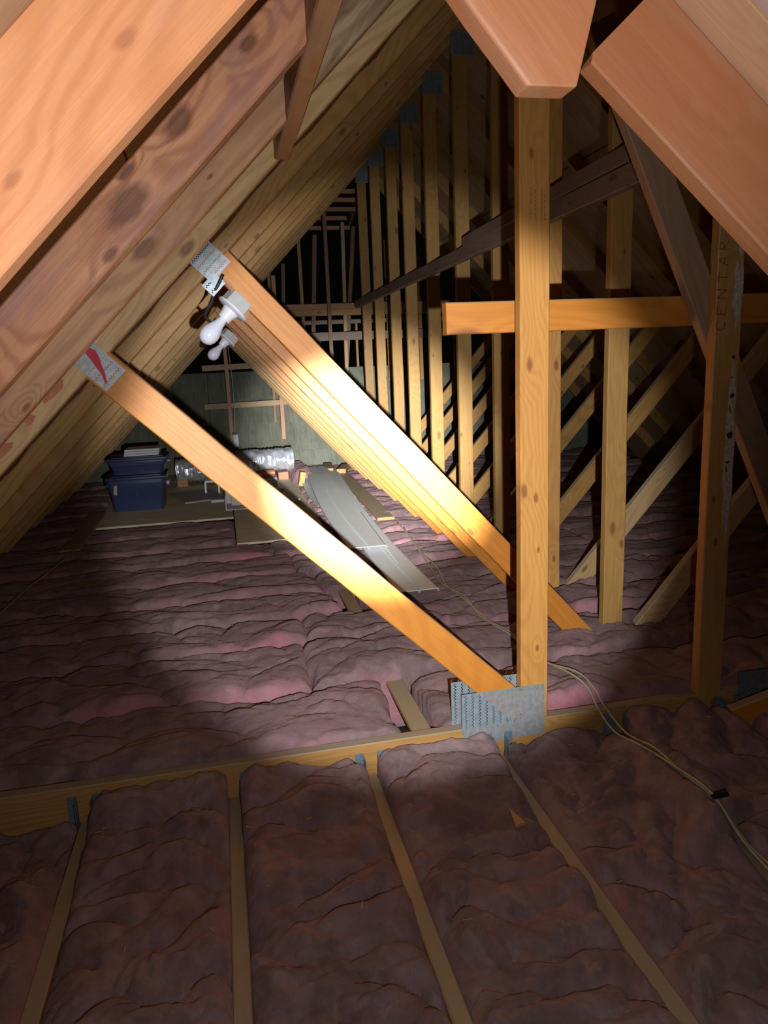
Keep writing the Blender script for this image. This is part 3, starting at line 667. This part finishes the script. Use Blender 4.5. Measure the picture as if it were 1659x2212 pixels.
# splinters of wood lying about
r = random.Random(12)
for i in range(46):
    near = i < 26
    x = r.uniform(-.8, 1.6) if near else r.uniform(-1, 1.5); y = r.uniform(1.25, 1.9) if near else r.uniform(2.1, 4.6)
    if any(abs(x-j) < .03 for j in JX) and near: continue
    z = surfmax(x, y, .008)+.002; a = r.uniform(0, math.pi); l = r.uniform(.008, .022); w = r.uniform(.0009, .002)
    bm = bmesh.new(); box_bm(bm, (0, 0, 0), (l, w, .001)); bmesh.ops.transform(bm, matrix=Matrix.Rotation(r.uniform(-.2, .2), 4, 'X'), verts=bm.verts)
    me = bpy.data.meshes.new('wood_splinter'); bm.to_mesh(me); bm.free()
    o = link('wood_splinter', me, 'sliver', None, Matrix.Translation((x, y, z)) @ Matrix.Rotation(a, 4, 'Z')); lab(o, 'tiny pale wood splinter lying on the batts '+('in front of' if near else 'behind')+' the girder truss', 'wood splinter', 'wood splinters in front of the girder' if near else 'wood splinters behind the girder')
me = mesh_from('wood_wedge', [(0, 0, 0), (.028, .004, 0), (.012, .075, 0), (0, 0, .008), (.028, .004, .008), (.012, .075, .008)], [(0, 2, 1), (3, 4, 5), (0, 1, 4, 3), (1, 2, 5, 4), (2, 0, 3, 5)])
o = link('wood_wedge', me, 'fir', None, Matrix.Translation((.640, 1.575, surfmax(.645, 1.6)+.001))); lab(o, 'small tan wooden wedge lying in the bay right of centre', 'wood offcut')

# ================================================================== BOARDS AND PANELS ON THE FLOOR
def sheet(name, x0, x1, y0, y1, z, th, mat, label, cat, rot=0, group=None):
    bm = bmesh.new(); box_bm(bm, (0, 0, 0), (x1-x0, y1-y0, th), bev=min(.002, th/4))
    me = bpy.data.meshes.new(name); bm.to_mesh(me); bm.free()
    o = link(name, me, mat, None, Matrix.Translation(((x0+x1)/2, (y0+y1)/2, z+th/2)) @ Matrix.Rotation(rot, 4, 'Z')); return tag(o, label, cat, group)
sheet('plywood_sheet', .012, .612, 4.68, 7.60, -1.128, .016, 'deck', 'dusty plywood sheet reaching furthest forward, under the white board pieces', 'plywood')
sheet('plywood_sheet', -1.02, .006, 5.56, 7.60, -1.130, .016, 'deck', 'dusty plywood sheet under the blue storage boxes', 'plywood')
sheet('plywood_sheet', -1.02, 1.1, 7.61, 8.25, -1.130, .016, 'deck', 'dusty plywood sheet at the foot of the far slope', 'plywood')
bmz = surf(1.06, 5.1)
o = timber('plank', (1.00, 5.0, -1.095), (.02, 1, .004), (1, 0, 0), 2.35, .125, .020, 'dusty', None, tdir=(0, 0, -1)); lab(o, 'flat dusty plank lying on the batts right of the grey panels', 'plank')
bm = bmesh.new(); box_bm(bm, (1.062, 4.9985, -1.105), (.124, .002, .019)); e_ = bmobj('cut_end', bm, 'yellow_cut', None, origin=(1.062, 4.9985, -1.105))
PM[o.name] = o.matrix_world.copy() if False else o.matrix_local.copy(); mw = e_.matrix_local.copy(); e_.parent = o; e_.matrix_local = PM[o.name].inverted() @ mw; e_['label'] = 'fresh yellow cut end'
o = timber('plank', (-1.09, 4.86, -1.10), (-.02, 1, 0), (1, 0, 0), 1.3, .125, .035, 'dusty', None, tdir=(0, 0, -1)); lab(o, 'dark plank lying on the batts left of the blue storage boxes', 'plank')
for i, (x, y, rz, l, hh, lb) in enumerate([(.93, 7.25, -.12, .42, .05, 'left dusty wood block at the far end of the grey panels'), (1.05, 7.2, -.3, .40, .045, 'right dusty wood block with an orange end, at the far end of the grey panels')]):
    o = timber('wood_block', (x, y, -1.09), (math.sin(rz)*-1, math.cos(rz), 0), (0, 0, 1), l, hh, .09, 'dusty', None, tdir=(1, 0, 0)); lab(o, lb, 'wood block')

# vinyl soffit panels: two long ribbed sheets, one lapped over the other
def soffit(name, near, far, w, z, mat, label, seed, zfar=.0, lift=.0):
    """cross profile with two raised flats, a groove and a nailing hem"""
    prof = [(0, 0), (.004, .010), (.46, .012), (.485, .001), (.515, .001), (.54, .012), (.93, .012), (.955, .002), (1.0, .002)]
    P0 = Vector(near); P1 = Vector(far); n = 40; V = []; Fc = []; r = random.Random(seed)
    d_ = (P1-P0).normalized(); sd = Vector((d_.y, -d_.x, 0)).normalized()
    for i in range(n+1):
        t = i/n; c = P0.lerp(P1, t)+sd*(-.045*math.sin(t*math.pi)); sag = -.012*math.sin(t*math.pi*2)+lift*(1-t)**6
        for u, h in prof: V.append(c+sd*(u*w)+Vector((0, 0, h+sag)))
    m_ = len(prof)
    for i in range(n):
        for k in range(m_-1): Fc.append((i*m_+k, i*m_+k+1, (i+1)*m_+k+1, (i+1)*m_+k))
    me = mesh_from(name, [v-P0 for v in V], Fc); o = link(name, me, mat, None, Matrix.Translation(P0))
    md = o.modifiers.new('solid', 'SOLIDIFY'); md.thickness = .0018; tag(o, label, 'soffit panel')
    return o, P0, P1, d_, sd
o, P0, P1, d_, sd = soffit('soffit_panel', (.735, 3.235, -1.085), (.88, 7.45, -1.075), .20, 0, 'vinyl', 'long grey ribbed soffit panel reaching nearest, lying on the batts', 1)
PM[o.name] = Matrix.Translation(P0)
bm = bmesh.new()
for i in range(34):
    c = P0+d_*(.05+i*.028)+sd*.0985+Vector((0, 0, .0035)); box_bm(bm, c, (.004, .012, .0012))
q = bmobj('vent_holes', bm, 'cut_edge', o, origin=P0); q['kind'] = 'stuff'
bm = bmesh.new(); box_bm(bm, P0+sd*.1+Vector((0, -.001, .011)), (.19, .002, .003)); q = bmobj('cut_edge', bm, 'cut_edge', o, origin=P0+sd*.1); q['label'] = 'pale cut edge'
o, P0, P1, d_, sd = soffit('soffit_panel', (.640, 4.05, -1.062), (.775, 7.50, -1.055), .225, 0, 'vinyl', 'long grey ribbed soffit panel lapped over the other one, further back', 2)
PM[o.name] = Matrix.Translation(P0)
bm = bmesh.new()
for i in range(34):
    c = P0+d_*(.03+i*.03)+sd*.215+Vector((0, 0, .0045)); box_bm(bm, c, (.004, .013, .0012))
q = bmobj('vent_holes', bm, 'vinyl_dark', o, origin=P0); q['kind'] = 'stuff'
bm = bmesh.new(); box_bm(bm, P0+sd*.112+Vector((0, -.001, .011)), (.215, .002, .003)); q = bmobj('cut_edge', bm, 'cut_edge', o, origin=P0+sd*.1); q['label'] = 'pale cut edge'
o, P0, P1, d_, sd = soffit('soffit_panel', (.66, 5.6, -1.098), (.72, 7.45, -1.095), .10, 0, 'vinyl', 'narrow grey soffit strip peeping out left of the two long panels', 3)

# ================================================================== STORED THINGS AT THE FAR END
FZ = -1.114
def tote(x0, x1, y0, y1, z0, h, label, ribs, tape=False):
    T = empty('storage_box', ((x0+x1)/2, (y0+y1)/2, z0), label, 'storage box', 'blue storage boxes')
    cx, cy = (x0+x1)/2, (y0+y1)/2; w, d = x1-x0, y1-y0; bm = bmesh.new()
    def ring(s, z, m=.03):
        W_, D_ = w*s/2, d*s/2; pts = []
        for (sx, sy, a0) in ((1, 1, 0), (-1, 1, 90), (-1, -1, 180), (1, -1, 270)):
            for k in range(4):
                a = math.radians(a0+k*30); pts.append(bm.verts.new((cx+sx*(W_-m)+m*math.cos(a), cy+sy*(D_-m)+m*math.sin(a), z)))
        return pts
    rs = [ring(.84, z0), ring(.90, z0+h*.62), ring(.935, z0+h*.66), ring(.95, z0+h*.9), ring(.99, z0+h*.9), ring(.99, z0+h)]
    bm.faces.new(rs[0][::-1]); bm.faces.new(rs[-1])
    for a, b in zip(rs[:-1], rs[1:]):
        for k in range(16): bm.faces.new((a[k], a[(k+1) % 16], b[(k+1) % 16], b[k]))
    bmobj('body', bm, 'tote', T, True, origin=(cx, cy, z0))
    bm = bmesh.new(); box_bm(bm, (cx, cy, z0+h+.012), (w*1.02, d*1.02, .024), bev=.008); box_bm(bm, (cx, cy, z0+h+.027), (w*.86, d*.82, .010), bev=.003)
    bmobj('lid', bm, 'tote_lid', T, True, origin=(cx, cy, z0+h))
    for s in (-1, 1):
        bm = bmesh.new(); box_bm(bm, (cx+s*(w/2+.006), cy, z0+h*.78), (.022, d*.35, h*.12), bev=.004)
        bmobj('handle', bm, 'white_plastic' if s > 0 else 'tote_lid', T, True, origin=(cx+s*w/2, cy, z0+h*.78))
    for k in range(ribs):
        t = (k+1)/(ribs+1); bm = bmesh.new(); box_bm(bm, (x0+w*.10+w*.80*t, y0+d*.062, z0+h*.34), (.007, .012, h*.60), bev=.002)
        bmobj('rib', bm, 'tote_lid', T, origin=(x0+w*t, y0, z0+h*.34))
    if tape:
        bm = bmesh.new(); box_bm(bm, (x0+w*.15, y0+.012, z0+h*.72), (.026, .003, h*.32), Matrix.Rotation(.1, 4, 'Y')); q = bmobj('tape', bm, 'tape', T, origin=(x0+w*.15, y0+.012, z0+h*.72)); q['label'] = 'strip of pale tape'
    return T
tote(-.965, -.505, 6.10, 6.50, FZ, .255, 'large navy blue storage box with a taped front, underneath', 3, True)
tote(-.945, -.485, 6.14, 6.50, FZ+.281+.011, .110, 'shallow blue storage box with dark lid, on top of the large one', 0)
zt = FZ+.281+.011+.110+.034
for i in range(3):
    o = sheet('foam_board', -.815+.004*i, -.545+.004*i, 6.20, 6.45, zt+i*.0185, .017, 'white_board', ['lowest', 'middle', 'topmost'][i]+' of three white boards stacked on the blue boxes', 'board', group='white boards on the blue boxes')
# foil-wrapped flexible duct
D = empty('flexible_duct', (.05, 7.3, -1.03), 'silver foil wrapped flexible duct lying across the far plywood', 'duct')
def ducttube(name, xa, xb, yc, zc, rad, seed, sag=0):
    V = []; Fc = []; n = 40; m_ = 28; r = random.Random(seed)
    for i in range(n+1):
        t = i/n; x = xa+(xb-xa)*t
        for k in range(m_):
            a = 2*math.pi*k/m_; rr = rad*(1+.035*math.sin(i*2.4)+.05*r.uniform(-1, 1)*.6+.04*math.sin(a*3+i*.3)); V.append((x-xa, rr*math.cos(a), rr*math.sin(a)-sag*math.sin(t*math.pi)))
    for i in range(n):
        for k in range(m_): Fc.append((i*m_+k, i*m_+(k+1) % m_, (i+1)*m_+(k+1) % m_, (i+1)*m_+k))
    return link(name, mesh_from(name, V, Fc, True), 'foil', D, Matrix.Translation((xa, yc, zc)))
ducttube('sleeve', -.49, .10, 7.26, -.955, .112, 1, .01); ducttube('sleeve', .08, .60, 7.30, -.925, .112, 2, -.004)
bm = bmesh.new(); cyl_bm(bm, (.57, 7.3, -.925), (.63, 7.3, -.925), .121, n=32); bmobj('collar', bm, 'foil', D, True, origin=(.6, 7.3, -.925))
for xx in (-.44, .52):
    bm = bmesh.new(); box_bm(bm, (xx, 7.29, (FZ-1.035)/2), (.10, .2, -1.04-FZ-.0), bev=.004); bmobj('support_block', bm, 'stud', D, origin=(xx, 7.29, -1.08))
# odds and ends in front of the duct
bm = bmesh.new(); cyl_bm(bm, (.25, 6.82, -.985), (.41, 6.84, -.985), .034, n=20); o = bmobj('pipe_offcut', bm, 'copper', None, True, origin=(.33, 6.83, -.985)); lab(o, 'short copper coloured pipe offcut below the foil duct', 'pipe')
bm = bmesh.new(); box_bm(bm, (.33, 6.84, (FZ-1.02)/2), (.2, .12, -1.02-FZ), bev=.003); o = bmobj('wood_block', bm, 'white_board', None, origin=(.33, 6.84, FZ)); lab(o, 'white block under the copper coloured pipe offcut', 'block')
bm = bmesh.new(); box_bm(bm, (-.155, 6.75, -1.0), (.13, .16, .02), bev=.003); box_bm(bm, (-.215, 6.70, -1.057), (.02, .08, .11), bev=.003); box_bm(bm, (-.1, 6.70, -1.057), (.02, .08, .11), bev=.003)
o = bmobj('metal_bracket', bm, 'chrome', None, origin=(-.155, 6.75, FZ)); lab(o, 'shiny folded metal bracket left below the foil duct', 'bracket')
sheet('gypsum_offcut', -.47, -.10, 6.30, 6.85, FZ+.002, .014, 'drywall', 'grey gypsum board offcut right of the blue boxes', 'gypsum board', .3)
bm = bmesh.new(); x0, x1, y0, y1 = -.045, .30, 5.82, 6.12
box_bm(bm, ((x0+x1)/2, y0+.08, FZ+.006), (x1-x0, .16, .006)); box_bm(bm, ((x0+x1)/2, y1, FZ+.073), (x1-x0, .006, .14)); box_bm(bm, (x0, (y0+y1)/2, FZ+.06), (.006, y1-y0, .115)); box_bm(bm, ((x0+x1)/2+.02, y1-.15, FZ+.06), (x1-x0-.05, .006, .10), Matrix.Rotation(-.5, 4, 'X'))
o = bmobj('white_tray', bm, 'white_board', None, origin=((x0+x1)/2, y0, FZ)); lab(o, 'open white sheet tray standing on the front plywood', 'tray')
sheet('white_strip', -.165, -.05, 6.22, 6.30, FZ+.002, .022, 'white_board', 'short white strip left of the open white tray', 'white strip')
sheet('white_strip', .30, .47, 6.55, 6.63, FZ+.002, .022, 'white_board', 'short white strip right of the open white tray', 'white strip')
o = sheet('white_strip', .49, .56, 6.02, 6.10, FZ+.002, .015, 'white_board', 'small white offcut near the grey panels', 'white strip')
bm = bmesh.new(); box_bm(bm, (.655, 6.75, -1.045), (.05, .09, .13), Matrix.Rotation(.2, 4, 'Y'), .004); o = bmobj('wood_block', bm, 'yellow_cut', None, origin=(.655, 6.75, -1.11)); lab(o, 'upright orange wood offcut against the left grey panel', 'wood block')
# a loose batt roll beside the duct
batt(.58, .80, 6.95, 7.7, .012, -1.13, .11, .03, .12, .12, 44, 'rolled pink batt leaning beside the right end of the foil duct', r=.08)
# ================================================================== LIGHT FITTINGS (both unlit)
def fitting(cx, cz, y, s, label, seed):
    """octagonal steel box under the web, porcelain holder, bulb pointing down to the left"""
    T = empty('lamp_fitting', (cx, y, cz), label, 'light fitting')
    ax = Vector((-.71, -.10, -.70)).normalized(); q = ax.to_track_quat('Z', 'Y').to_matrix().to_4x4(); O = Vector((cx, y, cz))
    def put(name, prof, mat, n, off, smooth=True):
        V, Fc = lathe(prof, n); me = mesh_from(name, V, Fc, smooth)
        if smooth: me.set_sharp_from_angle(angle=math.radians(35))
        return link(name, me, mat, T, Matrix.Translation(O+ax*off) @ q)
    put('junction_box', [(.050*s, 0), (.050*s, .040*s), (.0505*s, .041*s), (.0505*s, .044*s)], 'chrome', 8, 0, False)
    h = put('lamp_holder', [(.057*s, 0), (.057*s, .006*s), (.052*s, .009*s), (.030*s, .012*s), (.024*s, .03*s), (.022*s, .045*s), (.022*s, .05*s)], 'porcelain', 28, .044*s)
    b = put('bulb', [(.014*s, 0), (.016*s, .012*s), (.019*s, .026*s), (.027*s, .045*s), (.031*s, .058*s), (.0325*s, .07*s), (.031*s, .083*s), (.025*s, .096*s), (.014*s, .104*s), (.003*s, .107*s)], 'glass_white', 28, .092*s)
    b['label'] = 'frosted white bulb, unlit'
    return T, O, ax
T, O, ax = fitting(.090, .222, 2.625, 1.0, 'nearer unlit bulb on a porcelain holder and shiny octagonal box', 1)
tube('wire', [(.035, 2.60, .30), (.012, 2.60, .26), (-.002, 2.61, .235), (-.012, 2.62, .21), (-.03, 2.63, .185), (-.035, 2.64, .168), (-.02, 2.65, .15)], .006, 'black_rubber', T, 8, 4)
T2, O2, ax2 = fitting(.072, .158, 3.845, .85, 'farther unlit bulb on a porcelain holder, seen below the nearer bulb', 2)
tube('wire', [(.03, 3.83, .2), (.02, 3.83, .17), (-.005, 3.84, .14), (-.02, 3.85, .12)], .005, 'black_rubber', T2, 8, 4)

# ================================================================== FAR FRAMING
def stud(x, y, z0, z1, w, mat, label, lean=0, t=.04, leany=0):
    o = timber('stud', (x-w/2, y, z0), (lean, leany, 1), (1, 0, 0), z1-z0, w, t, mat, None, tdir=(0, 1, 0)); return lab(o, label, 'stud')
def rail(x0, x1, y, z, h, mat, label, tilt=0, t=.05):
    o = timber('rail', (x0, y, z-h/2), (1, 0, tilt), (0, 0, 1), x1-x0, h, t, mat, None, tdir=(0, 1, 0)); return lab(o, label, 'rail')
S1 = stud(.066, 8.42, -1.05, .95, .040, 'stud', 'reddish stud with a white wire, standing behind the foil duct')
S2 = stud(.645, 8.42, -1.05, .95, .045, 'stud', 'reddish stud right of the one with the white wire')
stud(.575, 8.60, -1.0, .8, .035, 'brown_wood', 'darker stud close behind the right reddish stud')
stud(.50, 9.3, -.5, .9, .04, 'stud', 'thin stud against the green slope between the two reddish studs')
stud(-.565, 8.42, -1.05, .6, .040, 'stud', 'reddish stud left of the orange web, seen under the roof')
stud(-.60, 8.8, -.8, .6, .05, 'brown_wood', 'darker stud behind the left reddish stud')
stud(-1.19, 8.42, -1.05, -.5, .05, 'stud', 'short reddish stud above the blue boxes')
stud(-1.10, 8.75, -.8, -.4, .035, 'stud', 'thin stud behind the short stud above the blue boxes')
rail(-.195, .75, 8.462, -.010, .062, 'rough_cut', 'upper horizontal rail crossing behind the reddish studs', .012)
rail(-.205, .95, 8.462, -.432, .062, 'rough_cut', 'lower horizontal rail crossing behind the reddish studs', .012)
wr = tube('wire', [(.092, 8.40, .75), (.098, 8.40, .3), (.11, 8.395, .05), (.118, 8.395, -.15), (.115, 8.39, -.4), (.11, 8.39, -.6), (.10, 8.39, -.74)], .005, 'white_wire', None, 6, 4)
lab(wr, 'thin white wire running down the reddish stud', 'wire')
bm = bmesh.new(); box_bm(bm, (.105, 8.39, -.815), (.062, .045, .14), bev=.006); o = bmobj('switch_box', bm, 'white_plastic', None, origin=(.105, 8.39, -.815)); lab(o, 'small white switch box on the reddish stud', 'switch box')
PM[o.name] = Matrix.Translation((.105, 8.39, -.815)); bm = bmesh.new(); box_bm(bm, (.105, 8.363, -.815), (.010, .012, .028), bev=.002); bmobj('switch', bm, 'porcelain', o, origin=(.105, 8.363, -.815))
PM[o.name] = Matrix.Translation((.105, 8.39, -.815)); bm = bmesh.new(); box_bm(bm, (.09, 8.39, -.735), (.04, .04, .02)); bmobj('connector', bm, 'black_rubber', o, origin=(.09, 8.39, -.735))
# framing of the next roof beyond the truss row
rail(.35, 2.9, 8.545, .615, .062, 'stud', 'upper long horizontal rail beyond the row of uprights', .005)
rail(.82, 2.9, 8.597, .560, .08, 'spruce', 'tan horizontal rail just below the upper long one, behind the uprights', .0)
rail(.82, 2.9, 8.545, .285, .095, 'grey_wood', 'lower grey horizontal rail beyond the row of uprights', .004)
rail(.75, 2.9, 9.245, .48, .05, 'grey_wood', 'faint thin rail between the two long far rails', .004)
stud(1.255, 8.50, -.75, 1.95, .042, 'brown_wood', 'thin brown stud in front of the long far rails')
for i, (x, y, z0, z1, w, le, mt_, l) in enumerate([(.64, 8.95, -.5, 1.35, .045, 0, 'spruce', 'tan far stud at the left end above the upper far rail'), (1.01, 9.0, -.3, 1.55, .04, 0, 'spruce', 'tan far stud left of the thin brown stud'),
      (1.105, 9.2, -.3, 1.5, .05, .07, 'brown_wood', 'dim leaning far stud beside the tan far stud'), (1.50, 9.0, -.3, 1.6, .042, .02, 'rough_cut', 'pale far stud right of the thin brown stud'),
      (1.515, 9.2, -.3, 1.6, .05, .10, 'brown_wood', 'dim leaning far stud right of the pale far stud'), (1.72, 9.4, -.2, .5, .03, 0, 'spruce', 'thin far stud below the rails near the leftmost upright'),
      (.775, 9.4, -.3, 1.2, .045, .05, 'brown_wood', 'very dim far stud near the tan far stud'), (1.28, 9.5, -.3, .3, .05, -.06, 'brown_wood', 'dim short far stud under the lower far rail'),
      (2.05, 9.0, -.4, 1.4, .045, 0, 'spruce', 'far stud seen through the row of uprights, left'), (2.45, 9.0, -.6, 1.2, .045, 0, 'spruce', 'far stud seen through the row of uprights, centre'), (2.9, 9.0, -.6, 1.0, .045, 0, 'spruce', 'far stud seen through the row of uprights, right'),
      (3.3, 9.0, -.6, .7, .05, 0, 'spruce', 'far stud seen right of the golden upright')]):
    stud(x, y, z0, z1, w, mt_, l, le)
for xx, l in ((1.12, 'left'), (1.86, 'right')):
    o = timber('rafter', (xx, 9.3, 2.16), (0, 1, -.33), (0, 0, 1), 1.2, .09, .038, 'brown_wood', None, tdir=(1, 0, 0)); lab(o, l+' dim far rafter carrying the short rungs', 'rafter')
for i, (y, z, xa, xb) in enumerate([(9.5, 2.05, 1.16, 1.86), (9.55, 1.96, 1.16, 1.86), (9.7, 1.88, 1.16, 1.86), (9.9, 1.81, 1.12, 1.75), (10.3, 1.76, 1.16, 1.86)]):
    rail(xa, xb, y, z, .05, 'stud', ['topmost', 'second', 'third', 'fourth', 'lowest'][i]+' of the short rungs high up beyond the row of uprights')
